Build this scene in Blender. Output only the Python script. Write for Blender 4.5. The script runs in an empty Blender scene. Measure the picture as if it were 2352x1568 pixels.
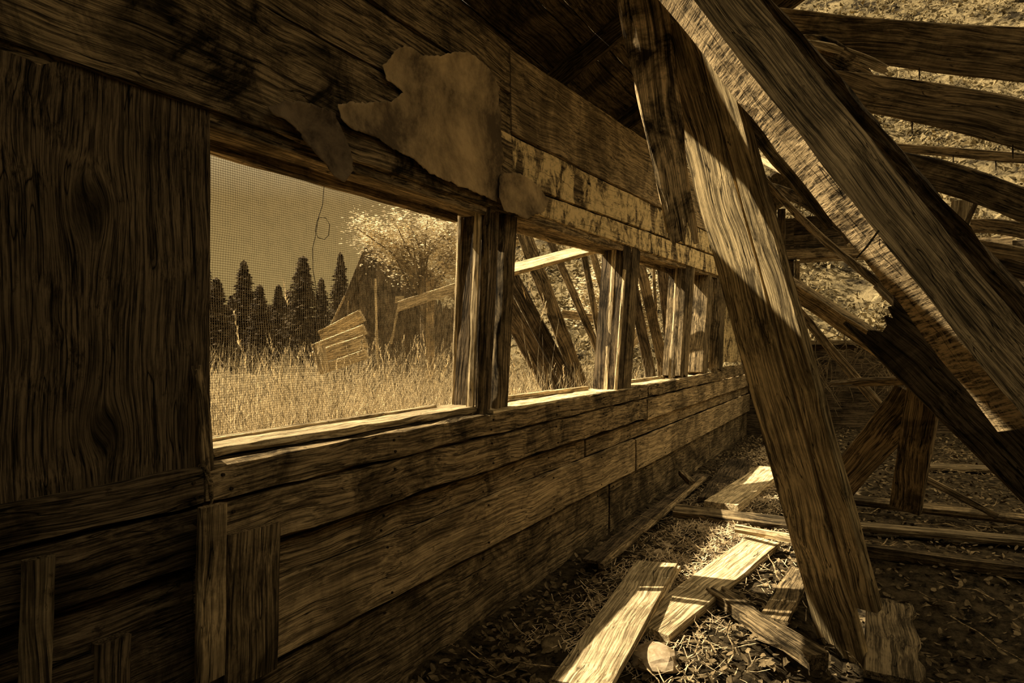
import bpy, bmesh, math, random
from mathutils import Vector, Matrix, noise
from mathutils.geometry import delaunay_2d_cdt
R = random.Random(7)
C = bpy.context.scene.collection
SC = bpy.context.scene
# ------------------------------------------------------------------ camera
F, U0, V0 = 1500.0, 1176.0, 784.0
YAW = math.radians(29.34)
CX, CZ = 1.4, 1.15
FW = Vector((-math.sin(YAW), math.cos(YAW), 0)); RT = Vector((math.cos(YAW), math.sin(YAW), 0))
CAM = Vector((CX, 0, CZ))
cd = bpy.data.cameras.new('camera'); cam = bpy.data.objects.new('camera', cd); C.objects.link(cam)
cam.location = CAM; cam.rotation_euler = (math.radians(90), 0, YAW)
cd.sensor_width = 36; cd.lens = F / 2352 * 36; cd.clip_start = .02; cd.clip_end = 1000
SC.camera = cam
# ------------------------------------------------------------------ light
SUNV = Vector((.76, .17, -.82)); SUN = SUNV.normalized()
sd = bpy.data.lights.new('sun', 'SUN'); sd.energy = 14; sd.angle = math.radians(.5); sd.color = (1, .86, .60)
so = bpy.data.objects.new('sun', sd); C.objects.link(so)
so.rotation_euler = SUN.to_track_quat('-Z', 'Y').to_euler(); so.location = (-6, -6, 14)
W = bpy.data.worlds.new('world'); SC.world = W; W.use_nodes = True
nt = W.node_tree; nt.nodes.clear()
wo = nt.nodes.new('ShaderNodeOutputWorld'); bg = nt.nodes.new('ShaderNodeBackground')
tc = nt.nodes.new('ShaderNodeTexCoord'); sx = nt.nodes.new('ShaderNodeSeparateXYZ'); cr = nt.nodes.new('ShaderNodeValToRGB')
nt.links.new(tc.outputs['Generated'], sx.inputs[0]); nt.links.new(sx.outputs['Z'], cr.inputs[0])
cr.color_ramp.elements[0].position = 0.0; cr.color_ramp.elements[0].color = (.36, .25, .088, 1)
cr.color_ramp.elements[1].position = .6; cr.color_ramp.elements[1].color = (1.30, 1.08, .66, 1)
e = cr.color_ramp.elements.new(.2); e.color = (.27, .175, .060, 1)
nt.links.new(cr.outputs[0], bg.inputs[0]); bg.inputs[1].default_value = 1.0
nt.links.new(bg.outputs[0], wo.inputs[0])
SC.view_settings.view_transform = 'Standard'; SC.view_settings.look = 'None'
SC.view_settings.gamma = 1; SC.view_settings.use_curve_mapping = False
SC.view_settings.exposure = 0.2

# ------------------------------------------------------------------ geometry of the view (used only to measure places)
def ray(u, v): return FW + RT * ((u - U0) / F) + Vector((0, 0, 1)) * ((V0 - v) / F)
def P(u, v, d): return CAM + ray(u, v) * d
def onx(u, v, x=0.0):
    r = ray(u, v); return CAM + r * ((x - CX) / r.x)
def onz(u, v, z=0.0):
    r = ray(u, v); return CAM + r * ((z - CZ) / r.z)
def ony(u, v, y):
    r = ray(u, v); return CAM + r * (y / r.y)

# ------------------------------------------------------------------ materials
class NT:
    def __init__(s, name):
        s.m = bpy.data.materials.new(name); s.m.use_nodes = True; s.t = s.m.node_tree; s.t.nodes.clear()
        s.out = s.n('ShaderNodeOutputMaterial'); s.b = s.n('ShaderNodeBsdfPrincipled'); s.l(s.b.outputs[0], s.out.inputs[0])
    def n(s, t, **k):
        x = s.t.nodes.new(t)
        for a, b in k.items(): setattr(x, a, b)
        return x
    def l(s, a, b): s.t.links.new(a, b)
    def setin(s, i, v):
        if hasattr(v, 'is_linked') or hasattr(v, 'links'): s.l(v, i)
        else: i.default_value = v
    def math(s, op, a, b=0.0, c=0.0):
        x = s.n('ShaderNodeMath', operation=op)
        s.setin(x.inputs[0], a); s.setin(x.inputs[1], b); s.setin(x.inputs[2], c); return x.outputs[0]
    def vmath(s, op, a, b=(0, 0, 0)):
        x = s.n('ShaderNodeVectorMath', operation=op)
        s.setin(x.inputs[0], a); s.setin(x.inputs[1], b); return x.outputs[0]
    def noise(s, v, scale, detail=4, rough=.6, dist=0):
        x = s.n('ShaderNodeTexNoise'); s.l(v, x.inputs['Vector'])
        x.inputs['Scale'].default_value = scale; x.inputs['Detail'].default_value = detail
        x.inputs['Roughness'].default_value = rough; x.inputs['Distortion'].default_value = dist; return x.outputs['Fac']
    def ramp(s, f, stops):
        x = s.n('ShaderNodeValToRGB'); s.l(f, x.inputs[0]); el = x.color_ramp.elements
        while len(el) < len(stops): el.new(.5)
        for e_, (p, c) in zip(el, stops):
            e_.position = p; e_.color = (c, c, c, 1) if isinstance(c, (int, float)) else (*c, 1)
        return x.outputs[0]
    def mix(s, f, a, b, mode='MIX'):
        x = s.n('ShaderNodeMix', data_type='RGBA', blend_type=mode)
        s.setin(x.inputs[0], f); s.setin(x.inputs[6], a if not isinstance(a, tuple) else (*a, 1)); s.setin(x.inputs[7], b if not isinstance(b, tuple) else (*b, 1))
        return x.outputs[2]
    def bump(s, h, strength, dist, prev=None):
        x = s.n('ShaderNodeBump'); x.inputs['Strength'].default_value = strength; x.inputs['Distance'].default_value = dist
        s.l(h, x.inputs['Height'])
        if prev: s.l(prev, x.inputs['Normal'])
        return x.outputs[0]

def wood(name, light, dark, fine=70, stain=.5, wash=None, washcut=.5, knots=(), saw=0, bump=.8, drip=0, blot=5.0):
    """weathered timber; grain runs along the piece's own X axis"""
    s = NT(name)
    tcn = s.n('ShaderNodeTexCoord'); oi = s.n('ShaderNodeObjectInfo')
    p = tcn.outputs['Object']
    off = s.math('MULTIPLY', oi.outputs['Random'], 37.0)
    cb = s.n('ShaderNodeCombineXYZ'); s.l(off, cb.inputs[0]); s.l(off, cb.inputs[1]); s.l(off, cb.inputs[2])
    sp = s.n('ShaderNodeSeparateXYZ'); s.l(p, sp.inputs[0])
    y = sp.outputs['Y']
    kd = None
    for (kx, ky, r) in knots:
        dx = s.math('MULTIPLY', s.math('SUBTRACT', sp.outputs['X'], kx), .55 / r)
        dy = s.math('MULTIPLY', s.math('SUBTRACT', sp.outputs['Y'], ky), 1 / r)
        d2 = s.math('ADD', s.math('MULTIPLY', dx, dx), s.math('MULTIPLY', dy, dy))
        g = s.math('DIVIDE', 1.0, s.math('ADD', 1.0, s.math('MULTIPLY', d2, d2)))
        y = s.math('SUBTRACT', y, s.math('MULTIPLY', s.math('SUBTRACT', sp.outputs['Y'], ky), s.math('MULTIPLY', g, .78)))
        kd = g if kd is None else s.math('MAXIMUM', kd, g)
    c2 = s.n('ShaderNodeCombineXYZ'); s.l(sp.outputs['X'], c2.inputs[0]); s.l(y, c2.inputs[1]); s.l(sp.outputs['Z'], c2.inputs[2])
    q = s.vmath('ADD', c2.outputs[0], cb.outputs[0]) if not knots else c2.outputs[0]
    wob = s.n('ShaderNodeTexNoise'); s.l(q, wob.inputs['Vector']); wob.inputs['Scale'].default_value = 2.5; wob.inputs['Detail'].default_value = 2
    wv = s.vmath('MULTIPLY', wob.outputs['Color'], (.0, .06, .06))
    qq = s.vmath('ADD', q, wv)
    st = s.vmath('MULTIPLY', qq, (.03, 1, 1))
    g1 = s.noise(st, fine, 5, .65, .3)                 # broad grain
    g2 = s.noise(s.vmath('MULTIPLY', qq, (.012, 1, 1)), fine * 3.4, 4, .7)   # fine fibres
    big = s.noise(q, blot, 6, .72, .6)                     # weather stains
    spots = s.noise(s.vmath('MULTIPLY', q, (.6, 1, 1)), 28, 5, .75)
    gl = s.math('ADD', s.math('MULTIPLY', g1, .6), s.math('MULTIPLY', g2, .4))
    f = s.ramp(gl, [(.40, 0.0), (.475, .3), (.57, 1.0)])
    col = s.mix(f, dark, light)
    stn = s.ramp(big, [(.38, 1 - stain), (.47, 1 - stain * .55), (.56, 1.0)])
    col = s.mix(1.0, col, stn, 'MULTIPLY')
    h = s.math('ADD', s.math('MULTIPLY', g1, .7), s.math('MULTIPLY', g2, .5))
    if knots:
        kn = s.ramp(kd, [(.55, 1.0), (.8, .55), (.97, .3)])
        col = s.mix(1.0, col, kn, 'MULTIPLY')
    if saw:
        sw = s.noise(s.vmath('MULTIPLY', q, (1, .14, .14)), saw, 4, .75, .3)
        # only narrow sides show saw marks, painted paler as if sunlit; broad faces planed
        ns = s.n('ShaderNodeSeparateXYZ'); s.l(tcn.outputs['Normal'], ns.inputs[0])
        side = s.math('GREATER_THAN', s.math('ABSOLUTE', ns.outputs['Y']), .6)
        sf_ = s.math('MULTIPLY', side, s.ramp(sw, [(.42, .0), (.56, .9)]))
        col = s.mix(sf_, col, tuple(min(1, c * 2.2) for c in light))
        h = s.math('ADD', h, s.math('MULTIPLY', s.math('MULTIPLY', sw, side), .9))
    if wash:
        wn = s.noise(s.vmath('MULTIPLY', q, (1, 1 if not drip else .55, 1)), 7.5, 8, .72, .5)
        wf = s.ramp(wn, [(washcut - .04, 0.0), (washcut + .03, 1.0)])
        wc = s.mix(s.ramp(spots, [(.38, 0.0), (.52, 1.0)]), tuple(c * .55 for c in wash), wash)
        col = s.mix(s.math('MULTIPLY', wf, .9), col, wc)
        h = s.math('ADD', h, s.math('MULTIPLY', wf, .15))
    # dirt specks and thin cracks
    ck = s.noise(s.vmath('MULTIPLY', qq, (.03, 1, 1)), 24, 2, .5)
    cf = s.ramp(s.math('ABSOLUTE', s.math('SUBTRACT', ck, .5)), [(.0, .05), (.006, 1.0)])
    col = s.mix(1.0, col, cf, 'MULTIPLY')
    sf = s.ramp(spots, [(.30, .3), (.40, 1.0)])
    col = s.mix(1.0, col, sf, 'MULTIPLY')
    var = s.math('ADD', s.math('MULTIPLY', oi.outputs['Random'], .3), .85)
    vv = s.n('ShaderNodeCombineXYZ')
    for i in range(3): s.l(var, vv.inputs[i])
    col = s.mix(1.0, col, vv.outputs[0], 'MULTIPLY')
    s.l(col, s.b.inputs['Base Color']); s.b.inputs['Roughness'].default_value = .88
    s.b.inputs['Specular IOR Level'].default_value = .06
    h = s.math('ADD', h, s.math('MULTIPLY', cf, .5))
    s.l(s.bump(h, bump, .006), s.b.inputs['Normal'])
    return s.m

def plain(name, c1, c2, scale=8, bump=.5, dist=.01, detail=6, rough=.9, cut=(.38, .62), coords='Object', translucent=False):
    s = NT(name); tcn = s.n('ShaderNodeTexCoord'); p = tcn.outputs[coords]
    n1 = s.noise(p, scale, detail, .7, .2)
    col = s.mix(s.ramp(n1, [(cut[0], 0.0), (cut[1], 1.0)]), c1, c2)
    s.l(col, s.b.inputs['Base Color']); s.b.inputs['Roughness'].default_value = rough
    s.b.inputs['Specular IOR Level'].default_value = .05
    if bump: s.l(s.bump(n1, bump, dist), s.b.inputs['Normal'])
    if translucent:
        tr = s.n('ShaderNodeBsdfTranslucent'); s.l(col, tr.inputs[0]); mx = s.n('ShaderNodeMixShader'); mx.inputs[0].default_value = .45
        s.l(s.b.outputs[0], mx.inputs[1]); s.l(tr.outputs[0], mx.inputs[2]); s.l(mx.outputs[0], s.out.inputs[0])
    return s.m

T = lambda k, a=.66, b=.27: (k, k * min(1, a * 1.09), k * min(1, b * 1.42))
M = {}
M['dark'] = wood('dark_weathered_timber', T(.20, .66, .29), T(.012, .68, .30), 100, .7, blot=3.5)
M['knot'] = wood('knotted_timber', T(.17, .66, .36), T(.010, .7, .42), 95, .35, knots=(), bump=1.0)
M['brown'] = wood('brown_weathered_timber', T(.38), T(.022), 100, .75, blot=3.5)
M['mid'] = wood('tan_timber', T(.58), T(.06), 100, .65, blot=3.0)
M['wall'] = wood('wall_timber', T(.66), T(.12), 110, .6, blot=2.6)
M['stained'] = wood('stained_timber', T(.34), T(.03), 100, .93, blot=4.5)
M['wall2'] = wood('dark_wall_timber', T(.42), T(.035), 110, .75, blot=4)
M['pale'] = wood('pale_timber', T(.85, .71, .32), T(.17, .66, .25), 95, .3, bump=.7)
M['wash'] = wood('whitewashed_timber', T(.36), T(.03), 60, .75, wash=T(.85, .69, .27), washcut=.48, drip=1)
M['wash2'] = wood('flaking_timber', T(.34), T(.03), 60, .7, wash=T(.6, .66, .26), washcut=.5, drip=1)
M['sawn'] = wood('rough_sawn_timber', T(.40), T(.035), 80, .4, saw=110, bump=1.5, blot=3)
M['grey'] = wood('wide_grain_timber', T(.75, .68, .27), T(.07), 75, .35, bump=1.3)
M['rotten'] = wood('rotten_timber', T(1.0), T(.07), 60, .93, bump=1.5, blot=7)
M['litterwood'] = wood('grey_brown_plank', T(.30, .68, .29), T(.03), 60, .4)
M['paper'] = plain('tar_paper', T(.10, .66, .30), T(.52, .66, .27), 3.2, .9, .01, 9)
M['paperd'] = plain('tar_paper_dark', T(.06, .66, .33), T(.2, .66, .3), 8, .5, .006, 9)
M['dirt'] = plain('dirt_floor', T(.010), T(.10), 22, 1.0, .03, 8)
M['leaf'] = plain('dead_leaf', T(.03), T(.24), 9, .3, .004, 5)
M['straw'] = plain('straw_litter', T(.25), T(.75, .7, .33), 30, .3, .004, 5)
M['grass'] = plain('dry_grass', T(.10, .68, .27), T(.85, .7, .30), 22, 0, .01, 3, .8, translucent=True)
def grass_mat():
    s = NT('dry_grass_blades'); tcn = s.n('ShaderNodeTexCoord'); p = s.vmath('MULTIPLY', tcn.outputs['Object'], (1, 1, .12))
    n1 = s.noise(p, 45, 2, .5); n2 = s.noise(p, 2.2, 3, .5)
    col = s.mix(s.ramp(n1, [(.38, 0.0), (.62, 1.0)]), T(.05), T(1.0, .72, .32))
    col = s.mix(1.0, col, s.ramp(n2, [(.35, .55), (.6, 1.0)]), 'MULTIPLY')
    s.l(col, s.b.inputs['Base Color']); s.b.inputs['Roughness'].default_value = .8; s.b.inputs['Specular IOR Level'].default_value = .1
    tr = s.n('ShaderNodeBsdfTranslucent'); s.l(col, tr.inputs[0]); mx = s.n('ShaderNodeMixShader'); mx.inputs[0].default_value = .3
    s.l(s.b.outputs[0], mx.inputs[1]); s.l(tr.outputs[0], mx.inputs[2]); s.l(mx.outputs[0], s.out.inputs[0]); return s.m
M['grass'] = grass_mat()
M['conifer'] = plain('conifer_needles', T(.018, .66, .3), T(.085, .66, .3), 1.5, .4, .05, 5)
M['leafy'] = plain('tree_leaves', T(.2, .72, .33), T(.95, .78, .40), 3, 0, .05, 4, translucent=True)
M['bark'] = plain('bark', T(.04), T(.2), 9, .8, .02, 6)
M['wire'] = plain('wire', T(.10, .66, .26), T(.30, .68, .28), 40, 0)
M['wired'] = plain('dark_wire', T(.02), T(.04), 40, 0)
M['nail'] = plain('rusty_iron', T(.012), T(.05), 60, .3, .002)
M['hill'] = plain('hillside_scrub', T(.025), T(.28, .7, .28), 1.1, 1.0, .6, 12, cut=(.40, .58))
M['field'] = plain('field_ground', T(.08), T(.3), 3, .6, .05, 6)
M['scrub'] = plain('scrub_leaves', T(.05, .68, .27), T(.36, .72, .30), 2, 0, .05, 4, translucent=True)
M['stone'] = plain('stone', T(.25), T(.55, .7, .35), 14, .4, .01)

# ------------------------------------------------------------------ object helpers
def tag(o, label=None, cat=None, group=None, kind=None):
    if label: o['label'] = label
    if cat: o['category'] = cat
    if group: o['group'] = group
    if kind: o['kind'] = kind
    return o
def empty(name, loc=(0, 0, 0), rz=0):
    o = bpy.data.objects.new(name, None); C.objects.link(o); o.location = loc; o.rotation_euler = (0, 0, rz)
    o.empty_display_size = .1; return o
def link(name, me, mat, parent=None, mw=None):
    o = bpy.data.objects.new(name, me); C.objects.link(o)
    if mat: me.materials.append(mat)
    if mw is not None: o.matrix_world = mw
    if parent is not None:
        o.parent = parent
        o.matrix_parent_inverse = (parent.matrix_basis if parent.parent is None else parent.matrix_basis).inverted()
    return o
def frame(p0, p1, face):
    X = (p1 - p0).normalized(); Z = face - X * face.dot(X); Z.normalize(); Y = Z.cross(X)
    m = Matrix((X, Y, Z)).transposed().to_4x4(); m.translation = p0; return m
def timber_mesh(L, w0, w1, t, t1=None, jag0=0, jag1=0, skew0=0, skew1=0, bow=0, sag=0, rough=.0025, nw=8, seed=0, edge=.004, wavy=0, twist=0, notch=0):
    """plank along +X from 0 to L, width on Y, thickness on Z, worn edges, splintered ends"""
    rr = random.Random(seed); t1 = t if t1 is None else t1
    nx = max(6, min(60, int(L / .06)))
    if jag0 or jag1: nw = max(nw, 14)
    b = min(edge, t * .3, w0 * .2, w1 * .2)
    prof = []
    for j in range(nw + 1): prof.append((-1 + 2 * j / nw, 1, 0))
    prof += [(1, .0, 1)]
    for j in range(nw, -1, -1): prof.append((-1 + 2 * j / nw, -1, 0))
    prof += [(-1, .0, 1)]
    def jagf(a):
        v = [0] * (nw + 1); k = 0
        for j in range(nw + 1):
            if rr.random() < .45: k = rr.random() ** 1.5 * a
            v[j] = k * (.75 + .5 * rr.random())
        return v
    j0 = jagf(jag0); j1 = jagf(jag1)
    vs = []; sd_ = rr.random() * 50
    for i in range(nx + 1):
        a = i / nx; w = w0 + (w1 - w0) * a; tt = t + (t1 - t) * a
        ring = []
        for (fy, fz, side) in prof:
            cj = int(round((fy + 1) / 2 * nw))
            lo = j0[cj] + skew0 * fy * .5; hi = L - j1[cj] + skew1 * fy * .5
            x = lo + (hi - lo) * a
            y = fy * (w / 2 - (0 if side else (b if abs(fy) > .99 else 0)))
            z = fz * tt / 2
            n1 = noise.noise(Vector((x * 5, fy * 3 + sd_, fz * 2))); n2 = noise.noise(Vector((x * 28, fy * 9, fz * 5 + sd_)))
            y += (n1 * 1.2 + n2 * .6) * rough * (1.5 if abs(fy) > .9 else .5)
            z += (n1 * .5 + n2 * .5) * rough
            if wavy and fy > .6: y += wavy * noise.noise(Vector((x * 7, 3.3, sd_))) + wavy * .4 * noise.noise(Vector((x * 23, 3.3, sd_)))
            s_ = 4 * a * (1 - a)
            y += bow * s_; z += sag * s_
            if twist:
                an = twist * (a - .5); y, z = y * math.cos(an) - z * math.sin(an), y * math.sin(an) + z * math.cos(an)
            ring.append((x, y, z))
        vs.append(ring)
    n = len(prof); verts = [p for r in vs for p in r]; faces = []
    for i in range(nx):
        for k in range(n):
            k2 = (k + 1) % n; faces.append((i * n + k, (i + 1) * n + k, (i + 1) * n + k2, i * n + k2))
    for i, fl in ((0, 0), (nx, 1)):
        o = i * n
        for j in range(nw):
            q = (o + j, o + j + 1, o + (2 * nw + 1 - j), o + (2 * nw + 2 - j))
            faces.append(q if not fl else q[::-1])
        tr = (o + nw, o + nw + 1, o + nw + 2); faces.append(tr if not fl else tr[::-1])
        tr = (o + 2 * nw + 2, o + 2 * nw + 3, o); faces.append(tr if not fl else tr[::-1])
    me = bpy.data.meshes.new('timber'); me.from_pydata(verts, [], faces)
    bm = bmesh.new(); bm.from_mesh(me); bmesh.ops.recalc_face_normals(bm, faces=bm.faces); bm.to_mesh(me); bm.free()
    return me
SEED = [100]
def plank(name, p0, p1, w, t, mat, face=None, roll=0, parent=None, w1=None, label=None, cat=None, group=None, kind=None, **k):
    p0 = Vector(p0); p1 = Vector(p1)
    if face is None: face = CAM - (p0 + p1) / 2
    m = frame(p0, p1, Vector(face))
    if roll: m = m @ Matrix.Rotation(math.radians(roll), 4, 'X')
    SEED[0] += 1
    me = timber_mesh((p1 - p0).length, w, w if w1 is None else w1, t, seed=k.pop('seed', SEED[0]), **k)
    o = link(name, me, M[mat], parent, m)
    return tag(o, label, cat, group, kind)
def px(name, a, b, w, t, mat, **k):       # ends measured as (u, v, distance)
    return plank(name, P(*a), P(*b), w, t, mat, **k)
def wallb(name, L, Rr, mat, x=0.0, t=.025, parent=None, **k):
    """a board on the long wall; L=(u,vtop,vbottom) R=(u,vtop,vbottom) measured on the wall face"""
    a, b = onx(L[0], L[1], x), onx(L[0], L[2], x); c, d = onx(Rr[0], Rr[1], x), onx(Rr[0], Rr[2], x)
    p0 = (a + b) / 2; p1 = (c + d) / 2; p0.x -= t / 2; p1.x -= t / 2
    return plank(name, p0, p1, abs(a.z - b.z), t, mat, face=(1, 0, 0), parent=parent, w1=abs(c.z - d.z), **k)
def wallz(name, y0, y1, z0, z1, mat, x=0.0, t=.025, parent=None, **k):
    zc = (z0 + z1) / 2
    return plank(name, (x - t / 2, y0, zc), (x - t / 2, y1, zc), z1 - z0, t, mat, face=(1, 0, 0), parent=parent, **k)
def upright(name, yt, zt, yb, zb, w, x0, x1, mat, parent=None, w1=None, **k):
    """standing timber of the long wall, from (yb,zb) up to (yt,zt); x0..x1 its depth"""
    xc = (x0 + x1) / 2
    return plank(name, (xc, yb, zb), (xc, yt, zt), w, abs(x1 - x0), mat, face=(1, 0, 0), parent=parent, w1=w1, **k)
def tube_mesh(pts, rads, n=6):
    bm = bmesh.new(); rings = []
    for i, p in enumerate(pts):
        p = Vector(p); d = (Vector(pts[min(i + 1, len(pts) - 1)]) - Vector(pts[max(i - 1, 0)])).normalized()
        a = d.orthogonal().normalized(); b = d.cross(a)
        r = rads[i] if isinstance(rads, (list, tuple)) else rads
        rings.append([bm.verts.new(p + (a * math.cos(q) + b * math.sin(q)) * r) for q in [2 * math.pi * k / n for k in range(n)]])
    for i in range(len(rings) - 1):
        for k in range(n): bm.faces.new((rings[i][k], rings[i][(k + 1) % n], rings[i + 1][(k + 1) % n], rings[i + 1][k]))
    bm.faces.new(rings[0][::-1]); bm.faces.new(rings[-1])
    me = bpy.data.meshes.new('tube'); bm.to_mesh(me); bm.free(); return me
def nail(parent, p, d, L=.05, r=.0022, label=None):
    p = Vector(p); d = Vector(d).normalized()
    o = link('nail', tube_mesh([p - d * .01, p + d * L * .5, p + d * L], [r, r, r * .4], 6), M['nail'], parent, Matrix())
    return o
def raw(name, vs, fs, mat, parent=None, mw=None):
    me = bpy.data.meshes.new(name); me.from_pydata(vs, [], fs); me.update(); return link(name, me, mat, parent, mw)
def rng(a, b): return R.uniform(a, b)
def Yof(u, x=0.0): return onx(u, V0, x).y

# ================================================================== SETTING
# ground inside the shed, uneven
def ground_z(x, y):
    k = max(0, min(1, (x - .08) / .45)); k2 = max(0, min(1, (x - 1.05) / .25)) * max(0, min(1, (3.4 - y) / .5))
    return .15 * k * k * (3 - 2 * k) * (1 - .8 * k2) + .03 * noise.noise(Vector((x * 1.7, y * 1.7, 0))) + .02 * noise.noise(Vector((x * 6, y * 6, 2))) + .010 * noise.noise(Vector((x * 22, y * 22, 4)))
vs = []; fs = []; nx_, ny_ = 150, 230
for i in range(nx_ + 1):
    for j in range(ny_ + 1):
        x = -.12 + 5.2 * (i / nx_) ** 1.3; y = -1.0 + 9.8 * j / ny_
        vs.append((x, y, ground_z(x, y)))
for i in range(nx_):
    for j in range(ny_):
        a = i * (ny_ + 1) + j; fs.append((a, a + ny_ + 1, a + ny_ + 2, a + 1))
tag(raw('floor', vs, fs, M['dirt']), kind='structure')
# land outside: flat field that climbs to a wooded hillside beyond the shed
def land(x, y):
    dx, dy = x - CX, y; r = math.hypot(dx, dy); th = math.degrees(math.atan2(-dx, dy))
    def ss(a, b, v): v = max(0, min(1, (v - a) / (b - a))); return v * v * (3 - 2 * v)
    e = 1 - ss(27, 37, th)
    h = e * (ss(13, 75, r) * 44 + ss(75, 130, r) * 14) + (1 - e) * ss(40, 120, r) * 1.0
    h += noise.noise(Vector((x * .12, y * .12, 0))) * 1.2 * ss(14, 40, r) * (.15 + e)
    h += noise.noise(Vector((x * .5, y * .5, 5))) * .55 * ss(12, 30, r) * (.1 + e)
    return h - .06
vs = []; fs = []; na, nr = 190, 110
for i in range(na + 1):
    th = math.radians(-75 + 165 * i / na)
    for j in range(nr + 1):
        r = 1.2 + 129 * (j / nr) ** 1.6
        x = CX - math.sin(th) * r; y = math.cos(th) * r; vs.append((x, y, land(x, y) - (.06 if x > -.1 else 0)))
for i in range(na):
    for j in range(nr):
        a = i * (nr + 1) + j; fs.append((a, a + 1, a + nr + 2, a + nr + 1))
hill = raw('ground', vs, fs, M['hill']); tag(hill, kind='structure')
for p in hill.data.polygons: p.use_smooth = True

# ------------------------------------------------------------------ the long wall
wl = empty('wall_left'); tag(wl, kind='structure')
Y0 = -1.0; YE = 8.5
# lower planks
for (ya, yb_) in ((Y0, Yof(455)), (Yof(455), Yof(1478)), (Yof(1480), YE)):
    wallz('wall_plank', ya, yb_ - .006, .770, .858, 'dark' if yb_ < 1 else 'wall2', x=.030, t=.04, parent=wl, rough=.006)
yd = Yof(455)  # planks left of here get darker timber, painting in the near-left shade
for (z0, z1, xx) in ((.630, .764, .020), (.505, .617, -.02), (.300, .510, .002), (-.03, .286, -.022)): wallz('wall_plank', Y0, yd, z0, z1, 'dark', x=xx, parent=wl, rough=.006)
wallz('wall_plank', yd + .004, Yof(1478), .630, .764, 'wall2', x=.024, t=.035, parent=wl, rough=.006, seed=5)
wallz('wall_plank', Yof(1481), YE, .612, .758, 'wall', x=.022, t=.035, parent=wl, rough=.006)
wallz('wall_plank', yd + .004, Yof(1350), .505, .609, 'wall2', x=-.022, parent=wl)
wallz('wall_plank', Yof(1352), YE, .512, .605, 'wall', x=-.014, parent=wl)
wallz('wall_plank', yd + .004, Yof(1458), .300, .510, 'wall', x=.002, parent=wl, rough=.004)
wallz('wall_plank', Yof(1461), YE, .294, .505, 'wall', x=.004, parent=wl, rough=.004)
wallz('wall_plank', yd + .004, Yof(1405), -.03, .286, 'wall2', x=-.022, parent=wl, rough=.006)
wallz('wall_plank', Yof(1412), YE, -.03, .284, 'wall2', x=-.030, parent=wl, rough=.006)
# outer siding under the windows, so that no light leaks
for z0, z1 in ((-.05, .2), (.21, .42), (.43, .62), (.63, .80)):
    wallz('siding_board', Y0, YE, z0, z1, 'brown', x=-.13, parent=wl)
for pl in [o for o in wl.children if o.name.startswith('wall_plank')]:
    m_ = pl.matrix_basis; bb = [m_ @ Vector(b) for b in pl.bound_box]; ya = max(.9, min(b.y for b in bb)); yb2 = min(5.5, max(b.y for b in bb)); za = min(b.z for b in bb); zb2 = max(b.z for b in bb); xx = max(b.x for b in bb)
    yq = ya + .06
    while yq < yb2:
        for zq in (za + .03, zb2 - .035):
            p_ = Vector((xx + .001, yq + rng(-.02, .02), zq)); link('nail_head', tube_mesh([p_ - Vector((.006, 0, 0)), p_ + Vector((.0012, 0, 0))], .0042, 8), M['nail'], pl, Matrix())
        yq += .62
# upper planks, near section
yj = Yof(1171)
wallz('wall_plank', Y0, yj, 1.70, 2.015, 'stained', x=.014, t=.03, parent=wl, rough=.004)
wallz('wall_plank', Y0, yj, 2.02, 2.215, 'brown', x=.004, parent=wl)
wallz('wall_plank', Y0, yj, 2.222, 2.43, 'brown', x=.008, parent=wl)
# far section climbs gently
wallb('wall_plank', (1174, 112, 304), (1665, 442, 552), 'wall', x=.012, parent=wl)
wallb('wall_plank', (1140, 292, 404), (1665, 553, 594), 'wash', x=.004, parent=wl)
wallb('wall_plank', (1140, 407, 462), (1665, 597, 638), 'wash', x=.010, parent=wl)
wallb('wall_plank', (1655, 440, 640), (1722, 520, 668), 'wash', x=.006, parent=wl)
for z0, z1 in ((1.72, 1.98), (1.99, 2.22), (2.23, 2.45)):
    wallz('siding_board', Y0, YE, z0, z1, 'brown', x=-.13, parent=wl)
# solid end of the wall past the last window
wallb('wall_plank', (1618, 655, 832), (1722, 665, 830), 'wash', x=-.05, parent=wl)
wallb('wall_plank', (1640, 845, 872), (1722, 835, 856), 'mid', x=.03, parent=wl)
# lintel beams
plank('lintel', (-.075, Y0, 1.715), (-.075, Yof(1139), 1.715), .15, .07, 'mid', face=(0, 0, -1), parent=wl, rough=.005)
wallz('lintel_strip', .9, Yof(1132), 1.667, 1.70, 'brown', x=-.004, t=.022, parent=wl)
wallz('lintel_strip', .9, Yof(1110), 1.645, 1.69, 'mid', x=-.125, t=.03, parent=wl)
plank('lintel', (-.075, Yof(1139), 1.735), (-.075, Yof(1690), 1.84), .15, .07, 'mid', face=(0, 0, -1), parent=wl, rough=.005)
plank('lintel_strip', (-.015, Yof(1190), 1.712), (-.015, Yof(1655), 1.805), .045, .02, 'mid', face=(1, 0, 0), parent=wl)
plank('lintel_strip', (-.14, Yof(1150), 1.690), (-.14, Yof(1655), 1.79), .045, .02, 'pale', face=(1, 0, 0), parent=wl)
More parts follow.
